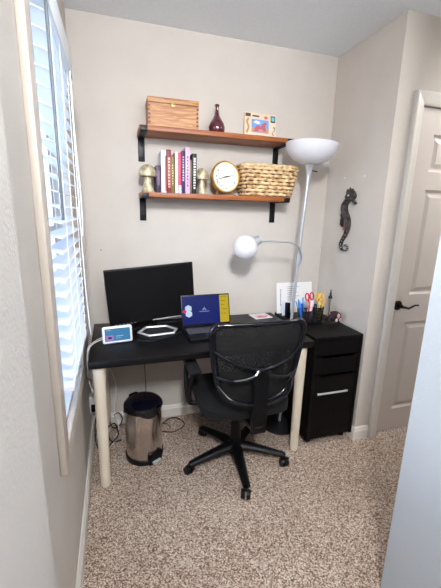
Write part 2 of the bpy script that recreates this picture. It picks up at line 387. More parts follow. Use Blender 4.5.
# ---- window blind
bl = empty('window_blind', 'white horizontal slat blind hanging in the window on the left wall', 'blind', (.025, (WY0+WY1)/2, WZ1))
yy0, yy1 = WY0+.012-bl.location.y, WY1-.012-bl.location.y
b = MB(); zs = []
z = -.095
while z > -1.14:
    t = bmesh.new(); K = 6; wd = .0255; T = R(14)
    top = []
    for i in range(K+1):
        u = -1+2*i/K; x = u*wd; zz = .0015*(1-u*u)
        X = x*cos(T)+zz*sin(T)*0; Z = z + zz - x*sin(T)
        top.append((X, Z))
    A = [t.verts.new((x, yy0, q)) for x, q in top]+[t.verts.new((x, yy0, q-.0026)) for x, q in top[::-1]]
    B = [t.verts.new((x, yy1, q)) for x, q in top]+[t.verts.new((x, yy1, q-.0026)) for x, q in top[::-1]]
    k = len(A)
    for i in range(k): t.faces.new((A[i], A[(i+1) % k], B[(i+1) % k], B[i]))
    t.faces.new(A[::-1]); t.faces.new(B)
    b._add(t); zs.append(z); z -= .044
b.build('slats', 'blind', bl, smooth=30)
zr = zs[-1]-.044
rb = MB().box((-.0255, yy0, zr-.009), (.0255, yy1, zr+.011), .003).build('bottom_rail', 'blind', bl)
MB().box((-.027, yy0, -.052), (.027, yy1, -.002)).build('headrail', 'blind', bl)
MB().box((.0275, WY0-.012-bl.location.y, -.07), (.036, WY1+.03-bl.location.y, .02), .003).box((.006, WY1+.021-bl.location.y, -.07), (.0275, WY1+.03-bl.location.y, .02)).build('valance', 'blind', bl)
b = MB()
for y in (yy0+.10, yy1-.09, (yy0+yy1)/2):
    for x in (-.027, .027): b.cyl((x, y, -.05), (x, y, zr), .0012, seg=6)
b.build('ladder_cord', 'cordw', bl)
b = MB(); b.tube(spline([(.031, yy0+.008, -.06), (.031, yy0+.008, -.3), (.031, yy0+.008, -.62)]), .0045, 8); b.build('tilt_wand', 'wand', bl)
b = MB(); yc = yy1-.06
b.tube(spline([(.034, yc, -.06), (.036, yc, -.3), (.042, yc+.01, -.52), (.040, yc, -.70), (.030, yc-.02, -.58)]), .002, 6); b.tube(spline([(.031, yc+.02, -.06), (.032, yc+.02, -.6), (.036, yc+.02, -.95), (.044, yc+.03, -1.16)]), .002, 6); b.build('lift_cord', 'cordw', bl)

# ---------------------------------------------------------------- wall shelves
SX0, SX1 = .346, 1.262; SD = .205
def shelf(zt, label):
    s = empty('wall_shelf', label, 'shelf', (SX0, 0, zt-.026), group='wooden wall shelves')
    MB().box((0, -SD, 0), (SX1-SX0, 0, .026), .0025).build('shelf_board', 'shelf', s)
    for x in (.004, SX1-SX0-.044):
        b = MB(); b.box((x, -.006, -.135), (x+.038, 0, .0), .001); b.box((x, -SD-.005, -.005), (x+.038, 0, 0), .001); b.box((x, -SD-.005, -.005), (x+.038, -SD-.0005, .022), .001)
        b.ball((x+.019, -.006, -.05), .005, 10, (1, .4, 1)); b.ball((x+.019, -.006, -.11), .005, 10, (1, .4, 1))
        b.build('bracket', 'blackmetal', s)
    return s
Z1, Z2 = 1.886, 1.543
shelf(Z1, 'upper reddish-brown wooden wall shelf carrying the pine box and purple vase')
shelf(Z2, 'lower reddish-brown wooden wall shelf carrying the books, clock and basket')

# pine box
px_, pd_, ph_ = .285, .17, .150
pb = empty('wooden_box', 'pale pine box with dovetailed corners and brass clasp on the upper shelf', 'box', (.395, -.005, Z1), (0, 0, R(-1)))
MB().box((.004, -pd_+.003, .008), (px_-.004, -.003, ph_*.80)).build('box_body', 'pine', pb)
MB().box((-.0, -pd_-.0, 0), (px_, 0, .008), .002).build('base_moulding', 'pinelight', pb)
for x in (.004, px_-.016):
    b = MB()
    for k in range(5):
        z = .018+k*.021; b.box((x-.0006 if x < .1 else x, -pd_+.0022, z), (x+(.010 if k % 2 else .0125), -pd_+.004, z+.010))
    b.build('dovetail_joint', 'joint', pb)
MB().box((.002, -pd_+.001, ph_*.80+.003), (px_-.002, -.001, ph_), .003).build('lid', 'pine', pb)
MB().box((.006, -pd_+.005, ph_*.80), (px_-.006, -.005, ph_*.80+.003)).build('lid_gap', 'joint', pb)
b = MB(); b.box((px_/2-.011, -pd_-.002, ph_*.80-.012), (px_/2+.011, -pd_+.003, ph_*.80+.014), .002); b.ball((px_/2, -pd_-.003, ph_*.80), .005, 10); b.build('clasp', 'brassold', pb)

# vase
v = empty('bud_vase', 'dark purple glass bud vase with a narrow neck on the upper shelf', 'vase', (.802, -.10, Z1)); v.scale = (1.04, 1.04, .95)
MB().lathe([(0, 0), (.026, 0), (.038, .008), (.046, .028), (.047, .046), (.040, .07), (.026, .094), (.014, .115), (.0095, .14), (.0098, .158), (.0135, .17), (.0145, .175), (.011, .177), (.008, .172), (.0065, .15), (0, .14)], (0, 0, 0), 36).build('vase_body', 'vase', v)

# puzzle box leaning on the wall
pz = empty('puzzle_box', 'small flat cardboard puzzle box with a bright animal picture on the upper shelf', 'box', (1.102, -.058, Z1), (R(-12), R(2), R(-3)))
pz.scale = (1, 1, 1.12)
MB().box((-.105, 0, .0), (.105, .03, .155), .0015).build('box_body', paint((226, 206, 180)), pz)
def flat(name, x0, z0, x1, z1, rgb, parent, y=-.0006, t=.001): return MB().box((x0, y, z0), (x1, y+t, z1)).build(name, paint(rgb) if isinstance(rgb, tuple) else rgb, parent)
pic = flat('cover_picture', -.06, .045, .055, .118, (120, 160, 214), pz)
flat('picture_ground', -.058, .047, .053, .072, (196, 146, 130), pic, -.0012)
b = MB(); b.prism([(-.045, .05), (-.035, .075), (-.02, .088), (0, .08), (.012, .095), (.03, .107), (.042, .1), (.03, .085), (.036, .062), (.025, .05), (.01, .066), (-.012, .064), (-.02, .05)], -.002, -.001); b.build('picture_animal', paint((186, 96, 104)), pic)
b = MB(); b.prism([(-.05, .1), (-.03, .112), (-.01, .106), (.0, .098), (-.02, .092)], -.002, -.001); b.build('picture_cloud', paint((226, 232, 244)), pic)
flat('title_bar', -.055, .132, -.01, .140, (60, 56, 60), pz)
MB().prism([(.02, .132), (.035, .142), (.05, .134), (.036, .122)], -.0012, 0).build('corner_badge', paint((204, 96, 68)), pz)
flat('label_patch', .068, .11, .098, .146, (36, 54, 66), pz); flat('label_patch', .073, .118, .093, .14, (110, 190, 200), pz, -.0014)
flat('label_patch', -.1, .13, -.066, .148, (86, 60, 54), pz)
flat('bottom_strip', -.085, .012, .09, .022, (62, 60, 72), pz); flat('bottom_strip', -.03, .022, .03, .032, (110, 160, 180), pz)
b = MB(); b.tube(spline([(.085, -.001, .085), (.096, -.001, .075), (.088, -.001, .06), (.078, -.001, .05), (.088, -.001, .036)]), .005, 6, flat=.3); b.build('side_creature', paint((72, 96, 92)), pz)
b = MB(); b.tube(spline([(-.092, -.001, .04), (-.08, -.001, .07), (-.09, -.001, .1), (-.08, -.001, .12)]), .006, 6, flat=.3); b.build('side_creature', paint((196, 140, 90)), pz)

# books: x, thickness, height, depth, tilt, colours
books = [
 (.436, .022, .148, .14, 0, (58, 34, 62), 'short dark purple book beside the left mushroom bookend'),
 (.462, .030, .225, .15, 2, (206, 210, 226), 'tall white and pale blue book, second from the left end of the row'),
 (.494, .022, .232, .16, 1.0, (120, 32, 40), 'dark red book with a cream patterned spine in the row'),
 (.520, .017, .200, .14, 0, (128, 112, 44), 'olive gold book standing right of the dark red one'),
 (.541, .017, .222, .15, .5, (240, 214, 210), 'pale pink and white slim book near the middle of the row'),
 (.560, .017, .222, .15, 0, (206, 50, 88), 'raspberry pink book near the middle of the row'),
 (.580, .016, .232, .15, 0, (44, 30, 74), 'dark indigo book squeezed beside the lilac one'),
 (.598, .026, .250, .16, 0, (206, 164, 214), 'tall lilac book with dark lettering, tallest of the row'),
 (.628, .012, .190, .14, 0, (122, 106, 78), 'slim brown-grey book between the lilac and black books'),
 (.642, .024, .222, .15, 0, (24, 26, 24), 'black book with white spine lettering at the right end of the row')]
for i, (x, t, h, d, tl, c, lab) in enumerate(books):
    bk = empty('book', lab, 'book', (x, -.02, Z2), (0, R(tl*.0), 0), group='books on the lower shelf')
    cov = paint(c, .45)
    b = MB(); b.box((0, -d, 0), (.002, 0, h)); b.box((t-.002, -d, 0), (t, 0, h)); b.box((0, -d-.002, 0), (t, -d+.001, h), .001); b.build('cover', cov, bk)
    MB().box((.002, -d+.001, .003), (t-.002, -.003, h-.003)).build('pages', paint((226, 218, 200)), bk)
    y = -d-.0026
    if i == 0: flat('spine_band', .006, .04, .02, .12, (104, 70, 110), bk, y)
    if i == 1: flat('spine_band', .022, .01, .0298, .2, (176, 60, 74), bk, y)
    if i == 2:
        o = flat('spine_title', .005, .03, .017, .19, (216, 176, 150), bk, y)
        b = MB()
        for k in range(9): b.box((.0065, y-.0005, .036+k*.017), (.0155, y, .036+k*.017+random.uniform(.005, .010)))
        b.build('spine_lettering', paint((120, 30, 34)), bk)
    if i == 3:
        b = MB()
        for k in range(8): b.box((.005, y, .05+k*.014), (.012, y+.001, .05+k*.014+random.uniform(.005, .009)))
        b.build('spine_lettering', paint((224, 206, 130)), bk)
    if i in (5, 4): flat('spine_band', .001, .0, t-.001, .045, (238, 232, 230), bk, y)
    if i == 6:
        b = MB()
        for k in range(10): b.box((.004, y, .07+k*.014), (.012, y+.001, .07+k*.014+random.uniform(.005, .009)))
        b.build('spine_lettering', paint((206, 196, 220)), bk)
    if i == 7:
        b = MB()
        for k in range(10): b.box((.009, y, .04+k*.017), (.017, y+.001, .04+k*.017+random.uniform(.006, .012)))
        b.build('spine_lettering', paint((96, 50, 110)), bk)
    if i == 9:
        b = MB()
        for k in range(12): b.box((.006, y, .03+k*.0145), (.018, y+.001, .03+k*.0145+random.uniform(.006, .011)))
        b.build('spine_lettering', paint((226, 226, 220)), bk)

# mushroom bookends
def mushroom(loc, rz, label, k=1):
    m = empty('mushroom_bookend', label, 'bookend', loc, (0, 0, rz), group='mushroom bookends'); m.scale = (k, k, 1.12)
    MB().lathe([(0, 0), (.036, 0), (.037, .006), (.030, .02), (.024, .045), (.020, .07), (.018, .095), (0, .1)], (0, 0, 0), 24).build('stem', 'gold', m)
    MB().lathe([(0, .082), (.03, .080), (.050, .078), (.053, .086), (.049, .104), (.036, .122), (.018, .134), (0, .138)], (0, 0, 0), 28).build('cap', 'gold', m)
mushroom((.390, -.14, Z2), 0, 'pale gold mushroom bookend at the left end of the book row')
mushroom((.7095, -.12, Z2), 0, 'pale gold mushroom bookend between the black book and the clock', .80)
bk = None

# clock
ck = empty('mantel_clock', 'round brass desk clock with white dial on the lower shelf', 'clock', (.848, -.125, Z2), (R(-4), 0, R(10)))
ck.scale = (1.1, 1.1, 1.08)
cz_ = .098; ry = (pi/2, 0, 0)
b = MB(); b.lathe([(0, -.02), (.060, -.02), (.076, -.012), (.082, 0), (.084, .02), (.086, .028), (.083, .034), (.077, .034), (.075, .028), (0, .028)], (0, 0, cz_), 48, ry, piv=(0, 0, cz_)); b.build('case', 'brass', ck)
fy = -.0295
MB().lathe([(0, 0), (.0755, 0), (.0755, .0015), (0, .0015)], (0, -.028, cz_), 48, ry, piv=(0, -.028, cz_)).build('dial', 'dial', ck)
for k in range(1, 13):
    a = pi/2-k*pi/6
    text('numeral', str(k), .019, 'ink', ck, (.060*cos(a), fy-.0008, cz_+.060*sin(a)), (pi/2, 0, 0))
b = MB()
for ang, L_, wd in ((R(197), .066, .0028), (R(13), .044, .0034)):
    dx, dz = cos(ang), sin(ang)
    b.prism([(-dz*wd-dx*.012, cz_+dx*wd-dz*.012), (dz*wd-dx*.012, cz_-dx*wd-dz*.012), (dx*L_+dz*.001, cz_+dz*L_-dx*.001), (dx*L_-dz*.001, cz_+dz*L_+dx*.001)], fy-.003, fy-.002)
b.lathe([(0, 0), (.004, 0), (.004, .004), (0, .004)], (0, fy, cz_), 12, ry, piv=(0, fy, cz_)); b.build('clock_hands', 'ink', ck)
for s in (-1, 1):
    b = MB(); b.tube([(s*.040, -.005, .028), (s*.056, -.022, .004)], [.0045, .003], 10); b.ball((s*.056, -.022, .0045), .0045, 10); b.build('foot', 'brass', ck)
b = MB(); b.tube([(0, .012, .04), (0, .035, .004)], .003, 8); b.build('rear_foot', 'brass', ck)

# wicker basket
bs = empty('wicker_basket', 'rectangular natural woven basket at the right end of the lower shelf', 'basket', (1.132, -.105, Z2))
def basket_sheet():
    b = MB(); h = .172; RWS, SEG = 8, 0
    w0, w1, d0, d1 = .148, .183, .075, .092
    def ring(u, off):
        a, c = w0+(w1-w0)*u, d0+(d1-d0)*u; pts = []; r = .03
        for (sx_, sy_, st) in ((1, -1, -pi/2), (1, 1, 0), (-1, 1, pi/2), (-1, -1, pi)):
            for k in range(5):
                t = st+k*pi/8; pts.append((sx_*(a-r)+(r+off)*cos(t), sy_*(c-r)+(r+off)*sin(t)))
        out = []
        for i in range(len(pts)):
            p, q = Vector(pts[i]), Vector(pts[(i+1) % len(pts)]); L_ = (q-p).length; k = max(1, round(L_/.012))
            for j in range(k): out.append(p+(q-p)*j/k)
        return out
    for i in range(RWS):                                                # fat woven strands row by row
        u = (i+.5)/RWS; base = ring(u, 0); k = len(base); pts = []
        for j, p in enumerate(base):
            nrm = (base[(j+1) % k]-base[j-1]); nrm = Vector((nrm.y, -nrm.x)).normalized()
            wv = .0045*sin(j*pi/2+(i % 2)*pi)
            pts.append((p.x+nrm.x*wv, p.y+nrm.y*wv, .004+u*h+.0025*cos(j*pi/2+i)))
        b.tube(pts, .0098, 8, closed=True)
    base = ring(1, .002); b.tube([(p.x, p.y, h+.008+.002*sin(j*1.3)) for j, p in enumerate(base)], .011, 8, closed=True)
    b.box((-w0+.01, -d0+.01, .002), (w0-.01, d0-.01, .01))
    n0 = ring(0, 0); n1 = ring(1, 0); k = min(len(n0), len(n1))
    return b
basket_sheet().build('basket_weave', 'wicker', bs, smooth=60)
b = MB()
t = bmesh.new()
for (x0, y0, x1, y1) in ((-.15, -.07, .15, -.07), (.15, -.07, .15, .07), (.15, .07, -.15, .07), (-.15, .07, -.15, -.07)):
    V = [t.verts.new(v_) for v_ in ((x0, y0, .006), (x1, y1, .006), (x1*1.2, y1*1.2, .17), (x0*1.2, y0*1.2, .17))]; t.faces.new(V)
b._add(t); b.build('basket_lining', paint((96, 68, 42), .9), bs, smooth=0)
b = MB(); b.tube(spline([(-.03, .092, .17), (-.02, .095, .2), (0, .096, .21), (.02, .095, .2), (.03, .092, .17)]), .008, 8); b.build('handle', 'wicker', bs)

# ---------------------------------------------------------------- desk
DXa, DXb, DYf, DYb, DH, DT = .047, 1.268, -.607, -.011, .736, .036
dk = empty('desk', 'long black-brown desk with cream round legs along the back wall', 'desk', (DXa, DYf, 0))
dw_, dd_ = DXb-DXa, DYb-DYf
MB().box((0, 0, DH-DT), (dw_, dd_, DH), .0015).build('desktop', 'desk', dk)
for x, y in ((.045, .05), (dw_-.05, .05), (.045, dd_-.06), (dw_-.05, dd_-.06)):
    b = MB(); b.cyl((x, y, .006), (x, y, DH-DT-.004), .0255, .031, 28); b.cyl((x, y, 0), (x, y, .007), .021, .021, 20); b.box((x-.04, y-.04, DH-DT-.005), (x+.04, y+.04, DH-DT), .001)
    b.build('leg', 'leg', dk)

# cabinet
CX0, CX1, CY, CH = 1.298, 1.634, -.567, .736
cb = empty('file_cabinet', 'black drawer cabinet with one silver handle between desk and right wall', 'cabinet', (CX0, CY, 0))
cw_ = CX1-CX0; cd_ = .55
b = MB(); b.box((0, .0, CH-.022), (cw_, cd_, CH), .0015)
b.box((0, .0, .05), (.018, cd_, CH-.022)); b.box((cw_-.018, .0, .05), (cw_, cd_, CH-.022)); b.box((.018, cd_-.01, .05), (cw_-.018, cd_, CH-.022)); b.box((.018, .02, .05), (cw_-.018, cd_-.01, .066)); b.build('cabinet_body', 'cab', cb)
def front(name, z0, z1):
    x0, x1 = .021, cw_-.021; nx0, nx1 = x0+.035, x1-.025; nz = .012
    poly = [(x0, z0), (x1, z0), (x1, z1), (nx1, z1), (nx1-.006, z1-nz), (nx0+.006, z1-nz), (nx0, z1), (x0, z1)] if name == 'drawer' else [(x0, z0), (x1, z0), (x1, z1), (x0, z1)]
    o = MB().prism(poly, .002, .020).build(name, 'cab', cb); return o
front('drawer_panel', .618, .711); front('drawer', .494, .606); front('drawer', .378, .487)
d4 = front('file_drawer', .056, .372)
b = MB(); b.box((.045, -.012, .362), (.262, -.004, .374), .003); b.box((.05, -.006, .364), (.058, .003, .372)); b.box((.249, -.006, .364), (.257, .003, .372)); b.build('handle', 'silver', d4)['label'] = 'thin silver bar handle'
b = MB(); b.box((.019, .3, .06), (cw_-.019, .31, .7)); b.build('drawer_back', 'cab', cb)
for x, y in ((.04, .05), (cw_-.04, .05), (.04, cd_-.05), (cw_-.04, cd_-.05)):
    b = MB(); b.cyl((x-.009, y, .018), (x+.009, y, .018), .018, seg=18); b.box((x-.014, y-.012, .025), (x+.014, y+.012, .05), .003); b.build('caster', 'blackplastic', cb)

# monitor: screen plane between measured corners
mn = empty('monitor', 'wide black computer monitor switched off on the desk, with a silver stand', 'monitor', (.415, -.175, DH))
mn.rotation_euler = (0, 0, R(4))
sc = bpy.data.objects.new('screen_panel', None)
mw, mh = .52, .335
rotm = Euler((R(-4), R(1.2), 0)).to_matrix()
def mon_part(name, m, lo, hi, bev=.003, par=mn):
    b = MB(); b.box(lo, hi, bev); b.rot((R(2), R(-4), 0), (0, 0, .035)); bmesh.ops.translate(b.bm, vec=(0, 0, .02), verts=b.bm.verts); return b.build(name, m, par)
mon_part('bezel', 'blackplastic', (-mw/2-.01, -.012, .038), (mw/2-.01, .008, .038+mh))
mon_part('screen', 'screenoff', (-mw/2-.004, -.0135, .052), (mw/2-.016, -.011, .038+mh-.008), 0)
mon_part('chin_strip', 'silver', (-.02, -.0135, .0385), (mw/2-.012, -.009, .043), .001)
mon_part('rear_housing', 'blackplastic', (-.14, .008, .10), (.14, .035, .28), .012)
b = MB()
for k in range(6): b.box((-.24+k*.022, -.015, .041), (-.232+k*.022, -.011, .044))
b.rot((R(2), R(-4), 0), (0, 0, .035)); bmesh.ops.translate(b.bm, vec=(0, 0, .02), verts=b.bm.verts); b.build('buttons', 'silver', mn)
b = MB(); hexa = [(-.115, -.075), (-.065, -.145), (.080, -.135), (.110, -.075), (.062, .0), (-.060, .005)]
b.tube([(x, y, .008) for x, y in hexa], .0085, 8, closed=True, flat=.8); b.build('stand_ring', 'silver', mn)
b = MB(); b.tube([(0, .042, .008), (0, .04, .06), (0, .026, .13)], [.016, .014, .018], 12); b.build('stand_neck', 'blackplastic', mn)

# laptop
lp = empty('laptop', 'open black laptop with a blue and yellow desktop screen on the desk', 'laptop', (.724, -.46, DH), (0, 0, R(1)))
lw, ld = .312, .215
MB().box((-lw/2, 0, .002), (lw/2, ld, .018), .004).build('laptop_base', 'blackplastic', lp)
b = MB()
for r_ in range(5):
    nk = 14
    for k in range(nk):
        if r_ == 0 and 4 <= k <= 8: continue
        x = -.14+k*.02; b.box((x, .085+r_*.0195, .018), (x+.0165, .085+r_*.0195+.016, .0195))
b.box((-.06, .085, .018), (.04, .101, .0195)); b.build('keyboard_keys', paint((84, 84, 88), .3), lp)
MB().box((-.05, .015, .018), (.05, .075, .0186)).build('touchpad', paint((34, 34, 38), .3), lp)
scr = empty('laptop_lid', None, None); scr.parent = lp; scr.location = (0, ld-.004, .018); scr.rotation_euler = (R(-15), 0, 0); scr.scale = (1, 1, .95)
for k_ in ('label',):
    if k_ in scr: del scr[k_]
lid = MB().box((-lw/2, -.003, 0), (lw/2, .004, .205), .002).build('lid_shell', 'blackplastic', scr)
def sflat(name, x0, z0, x1, z1, m, y): return MB().box((x0, y, z0), (x1, y+.0006, z1)).build(name, m, scr)
sflat('screen', -.149, .014, .149, .197, glow((8, 26, 104), 1.1), -.0036)
sflat('screen_side_window', .090, .016, .149, .197, glow((216, 190, 40), .85), -.0042)
def hexm(cx, cz, r): return [(cx+r*cos(pi/6+k*pi/3), cz+r*sin(pi/6+k*pi/3)) for k in range(6)]
MB().prism(hexm(-.112, .118, .023), -.0046, -.0042).prism(hexm(-.110, .083, .023), -.0046, -.0042).prism(hexm(-.119, .1, .014), -.0046, -.0042).build('screen_hexagons', glow((206, 226, 250), 1), scr)
MB().prism(hexm(-.136, .1, .0125), -.0050, -.0042).build('screen_hexagon', glow((224, 40, 90), 1), scr)
b = MB(); b.prism([(-.024, .104), (-.011, .104), (-.0175, .116)], -.0048, -.0042); b.prism([(-.017, .112), (-.005, .112), (-.011, .124)], -.0048, -.0042); b.prism([(-.010, .104), (.002, .104), (-.004, .115)], -.0048, -.0042)
for k in range(9): b.box((-.042+k*.007, -.0048, .092), (-.0375+k*.007, -.0042, .0975))
b.build('screen_logo', glow((170, 190, 230), .8), scr)
for k in range(5): sflat('screen_text_line', .098, .185-k*.028, .138-(k % 3)*.01, .188-k*.028, glow((120, 104, 30), .6), -.0048)

# smart display
ec = empty('smart_display', 'small white framed smart display with a lit blue screen at the desk left end', 'smart display', (.187, -.385, DH), (0, 0, R(8)))
b = MB(); b.box((-.078, -.012, .006), (.078, .004, .098), .010, (R(-10), 0, 0), (0, 0, 0), 3); b.build('front_frame', 'whiteplastic', ec)
b = MB(); b.prism([(-.062, 0), (.062, 0), (.062, .07), (-.062, .07)], .004, .055, bev=.012); b.build('speaker_back', 'whiteplastic', ec)
def ef(name, x0, z0, x1, z1, m, y): b = MB(); b.box((x0, y, z0), (x1, y+.0005, z1)); b.rot((R(-10), 0, 0)); return b.build(name, m, ec)
es = ef('screen', -.066, .018, .066, .086, glow((72, 140, 190), .95), -.0127)
ef('screen_picture', -.060, .020, -.022, .050, glow((176, 140, 214), .95), -.0133)
ef('screen_picture_dark', -.050, .032, -.032, .042, glow((28, 24, 60), .5), -.0138)
ef('screen_text_line', -.010, .042, .030, .046, glow((180, 214, 232), .9), -.0133); ef('screen_text_line', -.010, .032, .018, .035, glow((150, 196, 222), .9), -.0133); ef('screen_text_line', -.058, .076, -.034, .079, glow((190, 214, 232), .9), -.0133)

def cable(name, pts, r, m, label, n=8, group=None):
    return tag(MB().tube(spline(pts, n), r, 8).build(name, m), label, 'cable', group)
cable('power_cable', [(.135, -.335, DH+.02), (.10, -.33, DH+.008), (.065, -.36, DH+.004), (.045, -.42, DH+.003), (.036, -.45, DH-.02), (.034, -.46, DH-.12), (.05, -.40, .55), (.03, -.30, .42), (.02, -.2, .30)], .0028, 'cordw', 'white cable running from the smart display over the desk left edge')
cable('power_cable', [(.13, -.345, DH+.03), (.09, -.345, DH+.02), (.055, -.375, DH+.010), (.036, -.43, DH+.0), (.030, -.44, DH-.06), (.030, -.40, .6), (.045, -.32, .5), (.03, -.16, .36)], .0022, 'cordw', 'second thinner white cable beside the desk left edge')
cable('power_cable', [(.040, -.50, .66), (.030, -.46, .60), (.045, -.42, .56), (.025, -.36, .52), (.045, -.40, .47), (.035, -.30, .44), (.02, -.15, .34)], .0022, 'cordw', 'loose white cable coiling behind the left front desk leg')
cable('power_cable', [(.12, -.05, .46), (.155, -.14, .40), (.16, -.14, .30), (.145, -.14, .18), (.165, -.16, .08), (.14, -.2, .012), (.12, -.24, .006)], .003, 'cordw', 'white cable hanging to the floor left of the bin')
cable('power_cable', [(.35, -.010, .70), (.352, -.008, .4), (.355, -.022, .2), (.35, -.03, .02), (.40, -.08, .006), (.48, -.10, .006), (.5, -.16, .006)], .0022, 'cordk', 'thin black cable running straight down the wall behind the bin')
cable('power_cable', [(.05, -.12, .22), (.03, -.2, .16), (.035, -.3, .08), (.07, -.30, .02), (.12, -.25, .03), (.16, -.2, .05), (.14, -.12, .08), (.09, -.12, .04), (.12, -.2, .006), (.18, -.2, .005)], .004, 'cordk', 'black cable looping on the carpet behind the left desk leg')
cable('power_cable', [(.14, -.08, .12), (.17, -.10, .14), (.19, -.10, .09), (.16, -.09, .03), (.12, -.10, .05), (.1, -.06, .12)], .0035, 'cordk', 'small black cable loop against the back wall beside the bin')
cable('power_cable', [(.43, -.12, .005), (.5, -.07, .02), (.56, -.09, .03), (.6, -.14, .005), (.52, -.2, .005), (.44, -.2, .02)], .0035, 'cordk', 'black cable lying on the carpet right of the bin')
cable('charging_cable', [(.29, -.36, DH+.003), (.36, -.395, DH+.003), (.43, -.37, DH+.003), (.50, -.33, DH+.004), (.552, -.30, DH+.008)], .0025, 'cordk', 'black charging cable running on the desk to the laptop')
cable('charging_cable', [(.27, -.19, DH+.003), (.33, -.14, DH+.004), (.41, -.11, DH+.003), (.5, -.09, DH+.003), (.6, -.08, DH+.003)], .003, 'cordk', 'black monitor cable lying on the desk behind the silver stand')
ol = empty('power_outlet', 'white outlet plate with plugged adapters on the left wall under the desk', 'outlet', (0, -.13, .25))
MB().box((0, -.036, -.058), (.006, .036, .058), .002).build('wall_plate', 'whiteplastic', ol)
MB().box((.006, -.024, .004), (.045, .024, .05), .004).build('adapter', 'whiteplastic', ol); MB().box((.006, -.02, -.05), (.036, .02, -.008), .004).build('adapter', 'blackplastic', ol)

# desk right side items
cd = empty('greeting_card', 'white card with a red design lying flat on the desk behind the chair', 'card', (1.155, -.085, DH), (0, 0, R(6)))
MB().box((-.065, -.055, 0), (.065, .055, .004)).build('card_sheet', paint((232, 226, 226)), cd)
b = MB(); b.prism([(-.045, -.02), (-.02, -.035), (.01, -.03), (.04, -.035), (.045, -.005), (.015, .01), (-.03, .005)], .004, .0046); b.rot((-pi/2, 0, 0)); 
for v_ in b.bm.verts: v_.co.z = abs(v_.co.y) if False else v_.co.z
b.bm.free(); b = MB()
b.box((-.045, -.04, .004), (.03, -.028, .0046)); b.box((-.03, -.022, .004), (.048, -.008, .0046)); b.box((-.04, -.002, .004), (.01, .006, .0046)); b.build('card_design', paint((214, 84, 96)), cd)

wp = empty('paper_board', 'large white sheet of notes standing against the back wall on the cabinet', 'paper', (1.445, -.046, CH), (R(-9), 0, 0))
MB().box((-.145, 0, 0), (.145, .004, .222)).build('sheet', paint((236, 234, 232)), wp)
b = MB()
for k in range(14): b.box((-.118, -.0006, .055+k*.009), (-.110+(k % 2)*.002, 0, .060+k*.009))
for k in range(8): b.box((-.06, -.0006, .19-k*.014), (.04-(k*7 % 5)*.012, 0, .1925-k*.014))
b.build('writing', paint((120, 120, 124)), wp)
wp2 = empty('envelope', 'pale blue-white envelope standing in front of the white sheet by the lamp pole', 'envelope', (1.352, -.1, CH), (R(-6), 0, R(8)))
MB().box((-.04, 0, 0), (.03, .003, .1)).build('envelope_body', paint((222, 228, 238)), wp2)
nb = empty('notebook', 'narrow black notebook standing upright beside the lamp pole', 'notebook', (1.338, -.16, CH), (R(-4), 0, R(12)))
MB().box((-.012, 0, 0), (.012, .03, .105), .002).build('cover', 'blackplastic', nb)
MB().box((-.008, .002, .003), (.008, .032, .102)).build('pages', paint((226, 226, 222)), nb)

# pen organizer (black metal mesh, two cups)
po = empty('pen_organizer', 'black mesh desk organizer filled with pens and scissors on the cabinet', 'organizer', (1.435, -.27, CH))
MB().box((-.085, -.055, 0), (.085, .055, .004)).build('tray', 'blackmetal', po)
M['mesh'] = seethrough('metal_mesh', (14, 14, 16), .36, .4, 420)
for cx, hh in ((-.045, .085), (.045, .105)):
    b = MB(); t = bmesh.new(); rr = .038; V0 = []; V1 = []
    for k in range(16):
        a = 2*pi*k/16; sqx = abs(cos(a))**.6*(1 if cos(a) > 0 else -1); sqy = abs(sin(a))**.6*(1 if sin(a) > 0 else -1)
        V0.append(t.verts.new((cx+rr*sqx, sqy*.045, .004))); V1.append(t.verts.new((cx+rr*sqx*1.05, sqy*.048, hh)))
    for k in range(16): t.faces.new((V0[k], V0[(k+1) % 16], V1[(k+1) % 16], V1[k]))
    b._add(t); c_ = b.build('cup_mesh', 'mesh', po)
    b = MB(); b.tube([v_ for v_ in [(cx+rr*1.05*(abs(cos(2*pi*k/24))**.6*(1 if cos(2*pi*k/24) > 0 else -1)), .048*(abs(sin(2*pi*k/24))**.6*(1 if sin(2*pi*k/24) > 0 else -1)), hh) for k in range(24)]], .0025, 6, closed=True); b.build('cup_rim', 'blackmetal', po)
def inst(x, y, z): return (po.location.x+x, po.location.y+y, po.location.z+z)
def pen(name, x, y, tx, ty, L_, rgb, label, cap=None, r=.004, cat='pen'):
    p = empty(name, label, cat, inst(x, y, .006), group='pens in the mesh organizer' if cat == 'pen' else None)
    d = Vector((tx, ty, 1)).normalized()
    MB().tube([Vector((0, 0, 0)), d*.004, d*L_*.75], [r*.4, r, r], 10).build('barrel', paint(rgb, .35), p)
    MB().tube([d*L_*.75, d*L_*.98, d*L_], [r*1.2, r*1.15, r*.7], 10).build('cap', paint(cap or rgb, .3), p)
pen('pen', -.06, .01, -.15, .1, .150, (40, 90, 190), 'blue pen leaning left in the mesh organizer', (70, 140, 220))
pen('pen', -.05, -.02, -.25, .0, .135, (30, 60, 160), 'dark blue pen leaning furthest left in the organizer')
pen('pen', -.035, .02, -.05, .1, .158, (60, 130, 210), 'light blue marker upright in the left cup', (120, 180, 230), .006)
pen('pen', -.03, -.02, .1, .05, .13, (210, 60, 70), 'red pen in the left cup of the organizer')
pen('pen', -.02, .01, .15, .05, .142, (236, 190, 196), 'pale pink pen in the left cup of the organizer', (240, 220, 224), .005)
pen('pen', .02, .02, -.08, .1, .16, (240, 238, 236), 'white pen in the right cup of the organizer')
pen('pen', .035, .025, .0, .1, .165, (120, 200, 226), 'thick light blue marker in the right cup', (140, 214, 236), .009)
pen('pen', .06, .02, .12, .1, .16, (30, 30, 34), 'black pen in the right cup of the organizer', (20, 20, 24), .005)
pen('pen', .065, -.01, .2, .0, .150, (244, 206, 60), 'yellow pen leaning right in the organizer', (250, 170, 40), .006)
